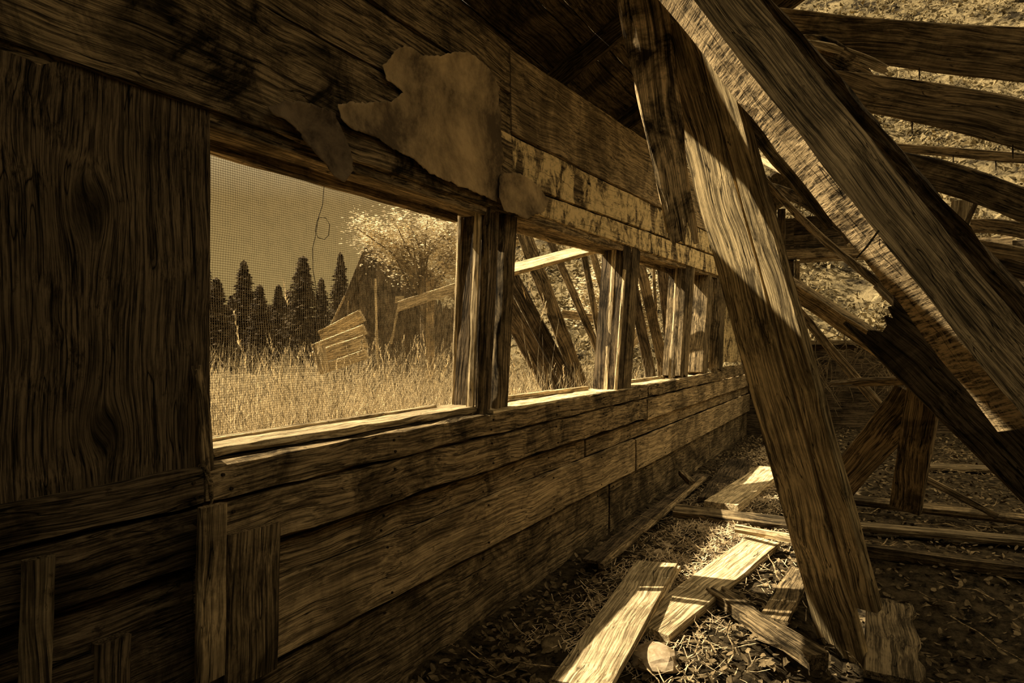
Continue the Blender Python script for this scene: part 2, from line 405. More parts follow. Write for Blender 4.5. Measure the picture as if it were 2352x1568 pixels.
# sills: boards lying flat
plank('window_sill', (-.095, Y0, .876), (-.095, Yof(1120), .876), .16, .022, 'pale', face=(0, 0, 1), parent=wl, rough=.006)
plank('window_sill', (-.07, Yof(1122), .858), (-.07, Yof(1462), .842), .19, .022, 'pale', face=(0, 0, 1), parent=wl, rough=.006)
plank('window_sill', (-.07, Yof(1464), .846), (-.07, Yof(1655), .826), .19, .022, 'pale', face=(0, 0, 1), parent=wl, rough=.006)
wallz('sill_beam', Y0, Yof(1660), .775, .838, 'dark', x=-.012, t=.12, parent=wl)
wallz('sill_beam', Y0, Yof(1118), .834, .866, 'dark', x=-.02, t=.13, parent=wl)
plank('sill_strip', (-.15, 1.0, .885), (-.15, 2.12, .885), .025, .03, 'pale', face=(1, 0, 0), parent=wl)
plank('sill_strip', (-.15, Yof(1165), .885), (-.15, Yof(1400), .868), .025, .03, 'pale', face=(1, 0, 0), parent=wl)
plank('sill_strip', (-.15, Yof(1450), .87), (-.15, Yof(1600), .852), .025, .03, 'pale', face=(1, 0, 0), parent=wl)
# the wide knotted board at the left
kx1, kx2 = onx(275, 490, 0).z - .845, onx(305, 985, 0).z - .845
yk = (Yof(60) + Yof(487)) / 2
ky1, ky2 = yk - onx(275, 490, 0).y, yk - onx(305, 985, 0).y
M['knot'] = wood('knotted_timber', T(.22, .66, .29), T(.012, .7, .32), 150, .3, knots=((kx1, ky1, .045), (kx2, ky2, .035)), bump=1.0)
plank('knotted_board', (-.02, yk - .06, .845), (-.02, yk - .06, 1.70), Yof(487) - Yof(60) + .12, .04, 'knot', face=(1, 0, 0), parent=wl, seed=11)
# mend direction: local Y of this board points to -Y of the world, knots placed accordingly
plank('siding_board', (-.06, -.2, .86), (-.06, -.2, 1.70), 1.6, .03, 'dark', face=(1, 0, 0), parent=wl)
# mullion posts
def mull(ut, vt, ub, vb, wpx_t, x0, x1, mat, **k):
    a = onx(ut, vt, 0); b = onx(ub, vb, 0); w = Yof(ut + wpx_t) - Yof(ut)
    return upright('mullion_post', a.y + w / 2, a.z, b.y + w / 2, b.z, w, x0, x1, mat, parent=wl, **k)
mull(1132, 470, 1108, 958, 19, -.145, -.004, 'dark')
mull(1162, 490, 1138, 950, 26, -.13, .002, 'brown')
mull(1434, 560, 1412, 902, 16, -.145, 0, 'dark'); mull(1453, 566, 1429, 900, 17, -.12, .004, 'brown')
mull(1577, 605, 1561, 866, 8, -.145, 0, 'brown'); mull(1587, 608, 1569, 864, 9, -.12, .004, 'brown')
mull(1628, 632, 1612, 862, 12, -.145, 0, 'brown')
mull(1648, 640, 1640, 850, 10, -.06, .04, 'brown')
# thin casings beside them
def casing(ut, ub, vt, vb, mat, x=-.11, w=.018, d=.03, parent=wl, name='casing_strip'):
    a = onx(ut, vt, x); b = onx(ub, vb, x)
    return upright(name, a.y, a.z, b.y, b.z, w, x, x + d, mat, parent=parent)
casing(1092, 1072, 468, 950, 'pale', x=-.05); casing(1112, 1094, 470, 955, 'brown', x=-.02, w=.02)
casing(1406, 1384, 575, 905, 'pale', x=-.08); casing(1552, 1535, 610, 868, 'pale', x=-.07)
casing(1558, 1541, 610, 866, 'brown', x=-.04); casing(1618, 1600, 640, 858, 'pale', x=-.07)
casing(1432, 1411, 620, 895, 'pale', x=.0, w=.03, d=.015)
# windows: frames, the first with its wire screen
w1 = empty('window_1', (-.15, 1.55, .88)); tag(w1, kind='structure')
yl, yr, zb, zt = 0.98, 2.16, .87, 1.69
fa, fb = onx(1058, 520, -.155), onx(1043, 950, -.155); fl_ = (fa.y - fb.y) / (fa.z - fb.z)
upright('window_frame', fa.y, fa.z + .06, fb.y, zb, .026, -.165, -.145, 'pale', parent=w1)
upright('window_frame', .99, zt, .975, zb, .03, -.165, -.145, 'dark', parent=w1)
def screen():
    vs = []; fs = []; pitch = .0066; r = .00042
    def wob(y, z):
        o = .010 * noise.noise(Vector((y * 5, z * 5, 0))) + .003 * noise.noise(Vector((y * 19, z * 19, 4)))
        return (-.157 + o * 1.3, y + .014 * noise.noise(Vector((y * 2.5, z * 3.5, 9))) + .0012 * noise.noise(Vector((y * 30, z * 30, 1))), z + .012 * noise.noise(Vector((y * 3, z * 3, 3))))
    def edge(z): return fb.y + (z - fb.z) * fl_
    def wire(pts):
        o = len(vs)
        for p in pts:
            x, y, z = p; vs.extend([(x + r, y - r, z), (x + r, y + r, z + r), (x - r, y, z - r)])
        for i in range(len(pts) - 1):
            for k in range(3):
                a = o + i * 3 + k; b = o + i * 3 + (k + 1) % 3; fs.append((a, b, b + 3, a + 3))
    z = zb
    while z < zt:
        wire([wob(yl + (edge(z) - yl) * i / 46, z) for i in range(47)]); z += pitch
    n = int((yr - yl) / pitch)
    for k in range(n + 4):
        wire([wob(yl + (edge(zb + (zt - zb) * i / 34) - yl) * k / (n + 3), zb + (zt - zb) * i / 34) for i in range(35)])
    return raw('wire_screen', vs, fs, M['wire'], w1, Matrix())
screen()
for n, (ua, ub2) in enumerate(((1190, 1400), (1468, 1552), (1594, 1616))):
    w = empty('window_%d' % (n + 2), (-.15, Yof((ua + ub2) / 2), .86)); tag(w, kind='structure')
    vt = {0: 582, 1: 612, 2: 640}[n]; vb = {0: 900, 1: 868, 2: 858}[n]
    jb = {0: (1399, 1377), 1: (1556, 1539), 2: (1621, 1604)}[n]
    a = onx(jb[0], vt, -.14); b = onx(jb[1], vb, -.14)
    upright('window_frame', a.y, a.z, b.y, b.z, .035, -.17, -.13, 'pale', parent=w)
    a = onx(jb[0] - 6, vt, -.155); b = onx(jb[1] - 6, vb, -.155)
    upright('window_stop', a.y, a.z, b.y, b.z, .015, -.18, -.16, 'mid', parent=w)

# ------------------------------------------------------------------ end wall
wb = empty('wall_back'); tag(wb, kind='structure')
yb = 8.5
def backb(x0, x1, z0, z1, mat, y=yb, t=.03, name='wall_plank', **k):
    return plank(name, (x0, y, (z0 + z1) / 2), (x1, y, (z0 + z1) / 2), z1 - z0, t, mat, face=(0, -1, 0), parent=wb, **k)
a = ony(1838, 600, yb); b = ony(2060, 782, yb); wx0, wz1, wx1, wz0 = a.x, a.z, b.x, b.z
for i in range(6):
    z = -.05 + i * (wz0 + .05) / 6; backb(-.1, 4.6, z, z + (wz0 + .05) / 6 + .004, 'dark')
zz = wz0
while zz < wz1 + .5:
    backb(-.1, wx0 - .07, zz, zz + .215, 'dark')
    if zz >= wz1 - .1: backb(wx0 - .07, 1.9, max(zz, wz1 + .06), zz + .215, 'dark')
    zz += .21
for i in range(5): backb(wx1 + .05, 4.2, wz0 + i * .21 - .01, wz0 + i * .21 + .205, 'dark')
backb(-.1, 2.6, wz1 + .02, wz1 + .14, 'brown', y=yb - .05, t=.08, name='lintel')
backb(wx0 - .1, wx1 + .1, wz0 - .05, wz0, 'brown', y=yb - .05, t=.1, name='window_sill')
w5 = empty('window_5', ((wx0 + wx1) / 2, yb, wz0)); tag(w5, kind='structure')
for xx in (wx0 - .03, wx1 + .03):
    plank('window_frame', (xx, yb - .03, wz0), (xx, yb - .03, wz1), .06, .08, 'brown', face=(0, -1, 0), parent=w5)
plank('window_frame', (wx0, yb - .03, wz1), (wx1, yb - .03, wz1), .05, .08, 'mid', face=(0, -1, 0), parent=w5)
for (ua, vb_) in ((1775, 470), (1795, 480)):
    q = ony(ua, vb_, yb - .12)
    plank('wall_stud', (q.x, q.y, 0), (q.x, q.y, q.z), .09, .05, 'dark', face=(0, -1, 0), parent=wb)

# ------------------------------------------------------------------ roof left standing over the wall, plus unseen rows added for shade
ROOFZ = lambda x: 2.60 + .55 * x
rf = empty('ceiling'); tag(rf, kind='structure')
SL = Vector((1, 0, .55)).normalized(); RN = Vector((.55, 0, -1)).normalized()
def roofb(x, w, y0, y1, mat='dark', dz=.04, parent=rf, name='roof_plank', **k):
    xc = x + w / 2 * SL.x; zc = ROOFZ(xc) + dz
    return plank(name, (xc, y0, zc), (xc, y1, zc), w, .025, mat, face=RN, parent=parent, **k)
ROLL_A, ROLL_C = 36, -46
A0, A1 = P(1582, 180, 2.08), P(1953, 1545, 2.32)
MA = frame(A0, A1, CAM - (A0 + A1) / 2) @ Matrix.Rotation(math.radians(ROLL_A), 4, 'X')
def onA(u, v):       # point of the leaning plank's upper face seen at u, v
    n = MA.to_3x3() @ Vector((0, 0, 1)); o_ = A0 + n * .0225; r = ray(u, v); return CAM + r * ((o_ - CAM).dot(n) / r.dot(n))
def sunroof(p):      # where the ray from the sun to p crosses the roof
    t = (ROOFZ(p.x) - p.z) / (-SUNV.z + .55 * SUNV.x); return p - SUNV * t
GAP = [sunroof(onA(1600, 355)), sunroof(onA(1740, 525)), sunroof(onA(1640, 520)), sunroof(onA(1757, 700))]
print([tuple(round(c, 2) for c in q) for q in GAP])
gx1 = max(GAP[0].x, GAP[1].x); gx0 = GAP[3].x - .015; gy = GAP[0].y
cq = [sunroof(P(*q)) for q in ((1600, 60, 1.93), (1740, 240, 1.88), (1880, 420, 1.84), (2000, 600, 1.80))]
print('roof gap', gx0, gx1, gy, [tuple(round(c, 2) for c in q[:2]) for q in cq])
roofb(gx0 - .40, .235 / SL.x * SL.x, -1.2, 4.9, jag1=.1)
roofb(gx0 - .19, .19 / SL.x, -1.2, 4.8, jag1=.1)
roofb(gx0, (gx1 - gx0) / SL.x, -1.2, gy - .22, jag1=.02)          # a piece of this row is missing
roofb(gx0, (gx1 - gx0) / SL.x, gy + .2, 4.8, jag1=.1)
hx0 = min(q.x for q in cq) - .02; hx1 = max(q.x for q in cq) + .02; hy0 = min(q.y for q in cq) - .08; hy1 = max(q.y for q in cq) + .06
roofb(gx1, max(.04, hx0 - gx1) / SL.x, -1.2, 4.7, jag1=.1)
roofb(hx0, (hx1 - hx0) / SL.x, -1.2, hy0); roofb(hx0, (hx1 - hx0) / SL.x, hy1, 4.7, jag1=.1)
x = hx1
while x < 2.3: roofb(x, .225 / SL.x, -1.2, (4.6 if x < .6 else 3.9) + R.random() * .3, jag1=.1); x += .224  # rows out of view, carried inward to keep the interior dim
for x in (-.3, -.08, .14, .36, .58, .8, 1.0): roofb(x, .255, 7.2, 8.7, jag0=.1)  # far rows put in to keep the sun off the end wall
wn = empty('shade_wall_front'); tag(wn, kind='structure')  # unseen wall behind the camera, added to dim the near left
for i in range(12): plank('wall_plank', (-.1, -1.15, .11 + i * .22), (3.6, -1.15, .11 + i * .22), .225, .03, 'dark', face=(0, 1, 0), parent=wn)
for y in (.1, 3.1, 4.0):
    plank('rafter', (-.45, y, ROOFZ(-.45) - .03), (2.4, y, ROOFZ(2.4) - .03), .04, .12, 'dark', face=(0, -1, 0), roll=90, parent=rf)

wr = empty('shade_wall_right'); tag(wr, kind='structure')  # unseen side wall, added to cut the light on the left
for i in range(13): plank('wall_plank', (3.0, -1.15, .11 + i * .22), (3.0, 2.9, .11 + i * .22), .225, .03, 'dark', face=(-1, 0, 0), parent=wr)
# ================================================================== FALLEN TIMBERS
# A: pair of planks leaning across the middle
pA = plank('leaning_plank', A0 - (A1 - A0) * .08, A1, .158, .042, 'grey', roll=ROLL_A, w1=.165, seed=21,
      label='wide plank leaning across the middle with a sunlit strip, foot at the bottom edge', cat='plank')
Ya = MA.to_3x3() @ Vector((0, 1, 0)); Za = MA.to_3x3() @ Vector((0, 0, 1))
B0 = A0 + Ya * .116 - (A1 - A0) * .10; B1 = A0 + (A1 - A0) * .86 + Ya * .134 - Za * .002
pB = plank('leaning_plank', B0, B1, .080, .045, 'grey', face=Za, seed=22,
      label='narrower plank along the right edge of the wide leaning plank, its end hanging free', cat='plank')
plank('rotten_plank', P(1458, -100, 2.07), P(1570, 565, 2.075), .172, .035, 'rotten', roll=4, w1=.085, jag1=.12, seed=23, rough=.006,
      label='short rotten plank hanging from above with a ragged tip before the whitewashed wall', cat='plank')
plank('roof_beam', P(1516, -140, 1.975), P(2377, 940, 1.76), .20, .095, 'sawn', roll=ROLL_C, seed=24, rough=.004,
      label='thick squared beam through the upper right with a rough sunlit narrow side', cat='beam')
plank('roof_beam', P(1595, -120, 2.05), P(2470, 880, 2.05), .12, .05, 'dark', roll=0, seed=25, rough=.009,
      label='dark rough-edged beam lying along the upper right side of the thick squared beam', cat='beam')
plank('splintered_plank', P(1600, 110, 2.45), P(1925, 508, 2.45), .10, .04, 'brown', roll=0, seed=26, jag1=.08, rough=.006,
      label='narrow brown plank below the thick beam, ending in dark splinters above the end window', cat='plank')
plank('splintered_plank', P(1990, 700, 2.4), P(2470, 1160, 2.1), .21, .05, 'dark', roll=-5, seed=27, jag0=.12,
      label='broad dark plank at the right, its jagged upper end before the end window', cat='plank')
px('splintered_plank', (2030, 640, 2.6), (2420, 1010, 2.3), .10, .03, 'brown', seed=28,
      label='slim brown plank lying between the thick beam and the broad jagged plank', cat='plank')
# laths and thin strips behind
px('lath', (1705, 345, 3.6), (2120, 720, 2.6), .035, .02, 'mid', bow=-.05, label='long thin lath with a bright upper edge crossing in front of the end wall', cat='lath')
px('lath', (1690, 290, 4.2), (1960, 545, 3.4), .10, .02, 'dark', bow=.12, label='dark bent board curving behind the lit leaning plank', cat='board')
px('lath', (1702, 355, 5.2), (1955, 560, 4.0), .05, .015, 'pale', bow=.10, label='pale bent strip arching below the dark bent board', cat='lath')
px('lath', (1700, 250, 4.8), (1830, 400, 4.2), .05, .02, 'brown', label='short brown strip showing between the leaning plank and the thick beam', cat='lath')
px('lath', (1720, 420, 4.5), (2010, 600, 3.6), .07, .02, 'brown', bow=.08, label='brown bent strip above the top of the end window', cat='lath')
px('board', (1790, 640, 3.4), (2115, 855, 2.75), .085, .05, 'mid', roll=35, w1=.10, label='grey board slanting below the end window with a sunlit top at its lower end', cat='board')
px('lath', (1815, 690, 3.6), (2085, 1010, 3.0), .045, .025, 'mid', label='thin strip slanting under the end window down to the crossed boards', cat='lath')
px('lath', (1905, 880, 3.2), (2120, 872, 2.75), .035, .03, 'brown', roll=30, jag0=.2, label='short level strip splintered at its left tip behind the upright stub', cat='lath')
# crossed boards and stub at right
px('upright_stub', (2128, 870, 2.7), (2080, 1165, 3.0), .13, .05, 'brown', roll=12, label='upright dark stub of plank standing in the shade at the right', cat='plank')
px('brace_board', (2098, 900, 2.85), (1925, 1120, 3.3), .15, .03, 'brown', roll=-8, label='dark board slanting down left behind the upright stub', cat='board')
px('brace_board', (2060, 1010, 3.0), (1945, 1125, 3.2), .05, .03, 'brown', label='small narrow strip leaning under the slanting dark board', cat='board')
px('lath', (2128, 1100, 3.0), (2290, 1185, 2.9), .03, .02, 'brown', label='thin strip slanting to the right from the foot of the upright stub', cat='lath')

# broken roof boards at the upper right, hanging out in the open
def rb(a, b, w, mat, label, **k):
    nl = k.pop('nails', ()); p0, p1 = P(*a), P(*b)
    o = plank('roof_board', p0, p1, w, .025, mat, label=label, cat='roof board', group=k.pop('group', None), **k)
    for (u, v, d) in nl:
        f = (u - a[0]) / (b[0] - a[0]); bx = o.matrix_basis; ps = [bx @ vv.co for vv in o.data.vertices]
        X = p0.lerp(p1, f); near = [q for q in ps if (q - X).xy.length < .09]
        q = min(near, key=lambda t: t.z); nail(o, q + Vector((0, 0, .012)), Vector((.05 * R.random(), 0, -1)), .06, .0028)
    return o
rb((1780, 60, 2.9), (2420, 130, 2.5), .15, 'mid', 'uppermost broad roof board at the upper right corner', bow=-.015, w1=.2, nails=((2096, 85, 2.62),))
rb((1840, 100, 2.8), (2045, 165, 2.75), .035, 'pale', 'pale curled splinter sticking out beside the thick beam', bow=.02, jag1=.1)
rb((1820, 110, 2.86), (2010, 215, 2.75), .12, 'rotten', 'rotten splintered board end behind the thick beam', jag1=.16, bow=.04)
rb((1860, 195, 2.8), (2430, 310, 2.5), .135, 'mid', 'second broad roof board, sagging below the splintered end', bow=.02, w1=.18, nails=((2066, 288, 2.66), (2298, 285, 2.55)))
rb((1950, 330, 3.6), (2430, 370, 3.2), .05, 'mid', 'thin roof strip between the second and third broad boards', nails=((2186, 345, 3.35), (2283, 355, 3.3)))
rb((2000, 370, 2.8), (2430, 510, 2.5), .12, 'brown', 'third broad roof board sloping down to the right edge', bow=.03)
rb((2212, 462, 2.95), (2196, 545, 2.95), .085, 'pale', 'small pale square of board hanging at the right')
rb((2252, 440, 2.7), (2208, 545, 2.7), .02, 'mid', 'narrow slip of wood standing beside the small pale square')
rb((2190, 555, 2.9), (2430, 600, 2.7), .06, 'mid', 'fourth roof board low at the right edge, under the pale square')
rb((2200, 585, 3.0), (2430, 640, 2.8), .07, 'dark', 'dark lowest roof board at the right edge')
rb((2215, 520, 3.1), (2430, 560, 2.9), .07, 'mid', 'pale brown roof board just above the fourth board', bow=.03)
# long spike in the thick beam
sp_ = link('spike', tube_mesh([P(2018, 530, 1.68), P(1992, 565, 1.66), P(1968, 592, 1.64)], [.003, .003, .002]), M['nail'], None, Matrix())
tag(sp_, 'long dark spike sticking out of the lower side of the thick beam', 'nail')

# ------------------------------------------------------------------ battens nailed on the wall, lower left
def batten(ut, vt, ub, vb, wpx, x, mat, label, t=.022, **k):
    a = onx(ut, vt, x); b = onx(ub, vb, x); w = Yof(ut + wpx / 2, x) - Yof(ut - wpx / 2, x)
    return plank('batten', b, a, w, t, mat, face=(1, 0, 0), label=label, cat='batten', **k)
batten(488, 1160, 482, 1560, 62, .055, 'wall', 'pale narrow upright batten nailed to the wall under the first window', seed=31)
batten(584, 1212, 575, 1560, 118, .040, 'wall2', 'wide upright board beside the pale narrow batten, lower left', seed=32)
batten(90, 1280, 78, 1600, 76, .05, 'litterwood', 'upright batten in the lower left corner', seed=33)
batten(256, 1465, 254, 1600, 80, .0, 'dark', 'low dark stub of board between the battens at the lower left', seed=34, t=.03)
o = plank('splinter_strip', onx(452, 838, .03), onx(478, 1080, .03), .028, .008, 'brown', face=(1, 0, 0), seed=35, w1=.03, bow=.004, label='thin bark strip hanging along the edge of the knotted board', cat='bark strip', jag0=.02)
link('strip_tail', tube_mesh([onx(470, 1070, .03), onx(484, 1110, .035), onx(486, 1150, .03), onx(482, 1165, .03)], [.008, .006, .004, .002]), M['brown'], o, Matrix())

# ------------------------------------------------------------------ torn tar paper on the upper wall
def sheet(name, outline, x, mat, label, cat, curl=.012, hang=None, step=.012, thick=.0022, seed=0):
    rr = random.Random(seed); pts = []
    n = len(outline)
    for i in range(n):
        a = onx(*outline[i], x); b = onx(*outline[(i + 1) % n], x); d = math.hypot(b.y - a.y, b.z - a.z); k = max(1, int(d / .008))
        for j in range(k):
            f = j / k; y = a.y + (b.y - a.y) * f; z = a.z + (b.z - a.z) * f
            y += .009 * noise.noise(Vector((y * 60, z * 60, seed))) + .006 * noise.noise(Vector((y * 20, z * 20, seed)))
            z += .005 * noise.noise(Vector((y * 60, z * 60, seed + 9))) + .006 * noise.noise(Vector((y * 20, z * 20, seed + 4)))
            pts.append(Vector((y, z)))
    nb = len(pts); ys = [p.x for p in pts]; zs = [p.y for p in pts]
    yy = min(ys)
    while yy < max(ys):
        z_ = min(zs)
        while z_ < max(zs):
            pts.append(Vector((yy + rr.uniform(-.003, .003), z_ + rr.uniform(-.003, .003)))); z_ += step
        yy += step
    res = delaunay_2d_cdt(pts, [(i, (i + 1) % nb) for i in range(nb)], [list(range(nb))], 1, 1e-6)
    border = [Vector(pts[i]) for i in range(nb)]
    V2 = res[0]; faces = res[2]; vs = []
    for p in V2:
        d = min((p - b).length for b in border)
        lift = curl * math.exp(-d / .02) * (.6 + .8 * noise.noise(Vector((p.x * 9, p.y * 9, 1 + seed))))
        w = .007 * noise.noise(Vector((p.x * 4, p.y * 4, seed))) + .002 * noise.noise(Vector((p.x * 22, p.y * 22, seed)))
        extra = hang(p.x, p.y) if hang else 0
        vs.append((x + .008 + lift + w + extra, p.x, p.y))
    me = bpy.data.meshes.new(name); me.from_pydata(vs, [], [tuple(f) for f in faces]); me.update()
    bm = bmesh.new(); bm.from_mesh(me); bmesh.ops.recalc_face_normals(bm, faces=bm.faces)
    if sum(f.normal.x for f in bm.faces) < 0: bmesh.ops.reverse_faces(bm, faces=bm.faces)
    for f in bm.faces: f.smooth = True
    bm.to_mesh(me); bm.free()
    o = link(name, me, M[mat]); md = o.modifiers.new('thickness', 'SOLIDIFY'); md.thickness = thick; md.offset = -1
    return tag(o, label, cat)
sheet('tar_paper', [(872, 150), (900, 118), (935, 108), (960, 128), (1000, 130), (1040, 122), (1085, 128), (1120, 160), (1140, 200), (1142, 290), (1148, 350), (1146, 420), (1136, 462), (1108, 452), (1020, 415), (985, 400), (950, 372), (905, 345), (860, 318), (800, 296), (770, 275), (764, 243), (800, 236), (860, 236), (900, 232), (922, 214), (900, 195), (880, 178)],
      .022, 'paper', 'large torn sheet of tar paper peeling off the wall above the first window', 'tar paper', seed=1)
sheet('tar_paper', [(604, 250), (640, 236), (700, 238), (762, 262), (776, 300), (790, 336), (798, 372), (790, 400), (768, 420), (748, 408), (722, 372), (695, 338), (672, 305), (640, 272), (612, 262)],
      .024, 'paperd', 'dark pointed flap of tar paper hanging over the left of the first window', 'tar paper', hang=lambda y, z: max(0, 1.78 - z) * .15, seed=2)
sheet('tar_paper', [(1142, 398), (1175, 398), (1215, 415), (1240, 440), (1254, 462), (1236, 486), (1205, 500), (1190, 505), (1165, 490), (1142, 486), (1134, 455)],
      .024, 'paper', 'small torn flap of tar paper over the post between the first two windows', 'tar paper', hang=lambda y, z: max(0, 1.86 - z) * .12, seed=3)
# wire hanging on the screen
def wire(pts, r, label):
    me = tube_mesh(pts, r, 5); return tag(link('wire', me, M['wired'], None, Matrix()), label, 'wire')
wp = [(745, 420), (741, 470), (728, 510), (724, 530), (730, 545), (745, 550), (755, 540), (757, 515), (748, 500), (732, 500), (728, 520), (725, 540), (718, 570), (719, 620), (726, 660), (731, 700), (722, 760), (721, 830)]
wire([onx(u, v, -.148) for u, v in wp], .0011, 'thin dark wire looped once and hanging down the screen of the first window')

# ================================================================== FLOOR LITTER
def fl(name, a, b, w, t, mat, label, cat='plank', z=.03, z1=None, tilt=0, **k):
    p0 = onz(a[0], a[1], z); p1 = onz(b[0], b[1], z if z1 is None else z1)
    return plank(name, p0, p1, w, t, mat, face=(0, 0, 1), roll=tilt, label=label, cat=cat, **k)
fl('floor_plank', (1508, 1296), (1330, 1580), .175, .022, 'pale', 'pale plank on the litter with a band of shade across it, nearest the camera', z=.215, z1=.205, tilt=4, seed=41)
fl('floor_plank', (1556, 1304), (1392, 1580), .03, .02, 'pale', 'narrow pale lath along the right edge of the nearest pale plank', z=.20, seed=42)
fl('floor_plank', (1755, 1244), (1490, 1452), .15, .03, 'pale', 'broad pale sunlit plank lying behind the nearest one', z=.19, z1=.175, tilt=-4, seed=43)
fl('floor_plank', (1775, 1080), (1655, 1165), .20, .05, 'pale', 'short pale sunlit plank farthest back along the wall', z=0.19, seed=44)
fl('floor_plank', (1700, 1058), (1640, 1150), .20, .03, 'dark', 'short dark plank beside the farthest sunlit plank', z=0.17, seed=45)
fl('floor_plank', (1550, 1172), (1835, 1208), .09, .04, 'brown', 'brown plank lying crossways, left of the leaning plank foot', z=0.18, seed=46, tilt=20)
fl('floor_stick', (1690, 1213), (1840, 1240), .035, .035, 'pale', 'pale rounded stick resting across the broad sunlit plank', 'stick', z=.25, seed=47, edge=.012)
fl('floor_lath', (1618, 1098), (1380, 1300), .03, .025, 'mid', 'long thin lath lying along the foot of the wall', 'lath', z=0.12, seed=48)
fl('floor_lath', (1615, 1090), (1360, 1290), .11, .015, 'dark', 'dark board lying along the foot of the wall beside the long thin lath', 'board', z=0.08, seed=49)
fl('floor_plank', (1640, 1360), (1880, 1520), .075, .045, 'brown', 'split rough piece of wood lying in the litter below the broad sunlit plank', z=0.18, seed=50, jag0=.05, rough=.01)
fl('floor_plank', (1840, 1310), (1775, 1425), .10, .02, 'brown', 'dusty board half buried left of the leaning plank', z=0.165, seed=51)
fl('floor_plank', (2040, 1280), (2048, 1560), .16, .025, 'litterwood', 'grey plank with a wavy edge behind the foot of the leaning plank', z=.07, seed=52, wavy=.035)
fl('floor_plank', (1930, 1145), (2420, 1200), .06, .04, 'brown', 'long board lying level to the right, farthest of three', z=0.22, seed=53, tilt=25)
fl('floor_plank', (1960, 1208), (2420, 1248), .10, .03, 'litterwood', 'long board lying level to the right, middle of three', z=0.18, seed=54)
fl('floor_plank', (1980, 1262), (2420, 1322), .06, .05, 'brown', 'long rounded board lying level to the right, nearest of three', z=0.19, seed=55)
fl('floor_plank', (2130, 1070), (2420, 1085), .16, .03, 'litterwood', 'dark flat board in the shade under the right-hand timbers', z=0.18, seed=56)
fl('floor_plank', (2100, 1170), (2200, 1180), .1, .02, 'litterwood', 'small flat scrap beside the foot of the upright stub', z=0.17, seed=57)
fl('floor_plank', (1565, 1085), (1590, 1110), .05, .04, 'brown', 'small block against the foot of the wall', 'block', z=.1, seed=58)
bm = bmesh.new()
for i in range(70):
    u = rng(1830, 2130); q = ony(u, rng(760, 850), yb - rng(.45, .7)); pts = [q]
    d = Vector((rng(-1, 1), 0, rng(-1.2, .3)))
    for k in range(6): d += Vector((rng(-.5, .5), rng(-.06, .02), rng(-.5, .3))); pts.append(pts[-1] + d.normalized() * rng(.06, .13))
    bm.from_mesh(tube_mesh(pts, [.007, .006, .005, .005, .004, .003, .002], 5))
me = bpy.data.meshes.new('branches'); bm.to_mesh(me); bm.free()
tag(link('dry_branches', me, M['bark']), 'tangle of thin dry branches under the end window', 'branches', kind='stuff')
# litter
def scatter(name, n, fn, mat, label, cat):
    vs = []; fs = []
    for _ in range(n): fn(vs, fs)
    o = raw(name, vs, fs, mat); tag(o, label, cat, kind='stuff'); return o
def leafq(x, y, s, vs, fs, lift=.01):
    z = ground_z(x, y) + rng(0, lift); a = rng(0, 6.28); t1, t2 = rng(-.7, .7), rng(-.7, .7)
    m = Matrix.Translation((x, y, z)) @ Matrix.Rotation(a, 4, 'Z') @ Matrix.Rotation(t1, 4, 'X') @ Matrix.Rotation(t2, 4, 'Y')
    c = rng(-.3, .5) * s; o = len(vs)
    for p in ((-s, 0, c * .4), (-.3 * s, -.45 * s, c), (.5 * s, -.35 * s, c * .6), (s, 0, -c * .3), (.45 * s, .4 * s, c * .8), (-.4 * s, .42 * s, c)): vs.append(tuple(m @ Vector(p)))
    o2 = o; fs.append((o2, o2 + 1, o2 + 4, o2 + 5)); fs.append((o2 + 1, o2 + 2, o2 + 3, o2 + 4))
def f1(vs, fs):
    x = rng(.02, 3.4); y = 1.6 + 6.6 * R.random() ** 1.4; leafq(x, y, rng(.007, .024), vs, fs, .03)
scatter('leaf_litter', 15000, f1, M['leaf'], 'dead leaves and crumbs covering the dirt floor', 'leaf litter')
def f2(vs, fs):      # straw chips
    x = max(.12, .66 + R.gauss(0, .17)); y = rng(1.9, 6.6); z = ground_z(x, y) + rng(.0, .02); L = rng(.01, .045); a = rng(0, 3.14); w = rng(.001, .004)
    dx, dy = math.cos(a) * L, math.sin(a) * L; dz = rng(-.01, .02); o = len(vs); nx2, ny2 = -math.sin(a) * w, math.cos(a) * w
    vs.extend([(x - dx, y - dy, z), (x - dx + nx2, y - dy + ny2, z), (x + dx + nx2, y + dy + ny2, z + dz), (x + dx, y + dy, z + dz), (x, y, z + .004), (x + nx2, y + ny2, z + .004)])
    fs.extend([(o, o + 4, o + 5, o + 1), (o + 4, o + 3, o + 2, o + 5)])
scatter('wood_chips', 9000, f2, M['straw'], 'pale straw and wood chips among the fallen planks', 'wood chips')
def twig(x, y, L, a, i):
    z = ground_z(x, y) + .03; pts = []; d = a
    for k in range(6):
        pts.append((x, y, z + rng(-.008, .02))); d += rng(-.35, .35); x += math.cos(d) * L / 5; y += math.sin(d) * L / 5
    return tube_mesh(pts, [.003, .0028, .0025, .002, .0016, .001], 5)
me = bpy.data.meshes.new('twigs'); bm = bmesh.new()
for i in range(170):
    m_ = twig(rng(.3, 2.8), 1.7 + 5.5 * R.random() ** 1.3, rng(.1, .38), rng(0, 6.28), i); bm.from_mesh(m_)
bm.to_mesh(me); bm.free(); tag(link('twigs', me, M['mid']), 'thin dry twigs strewn over the dirt floor', 'twigs', kind='stuff')
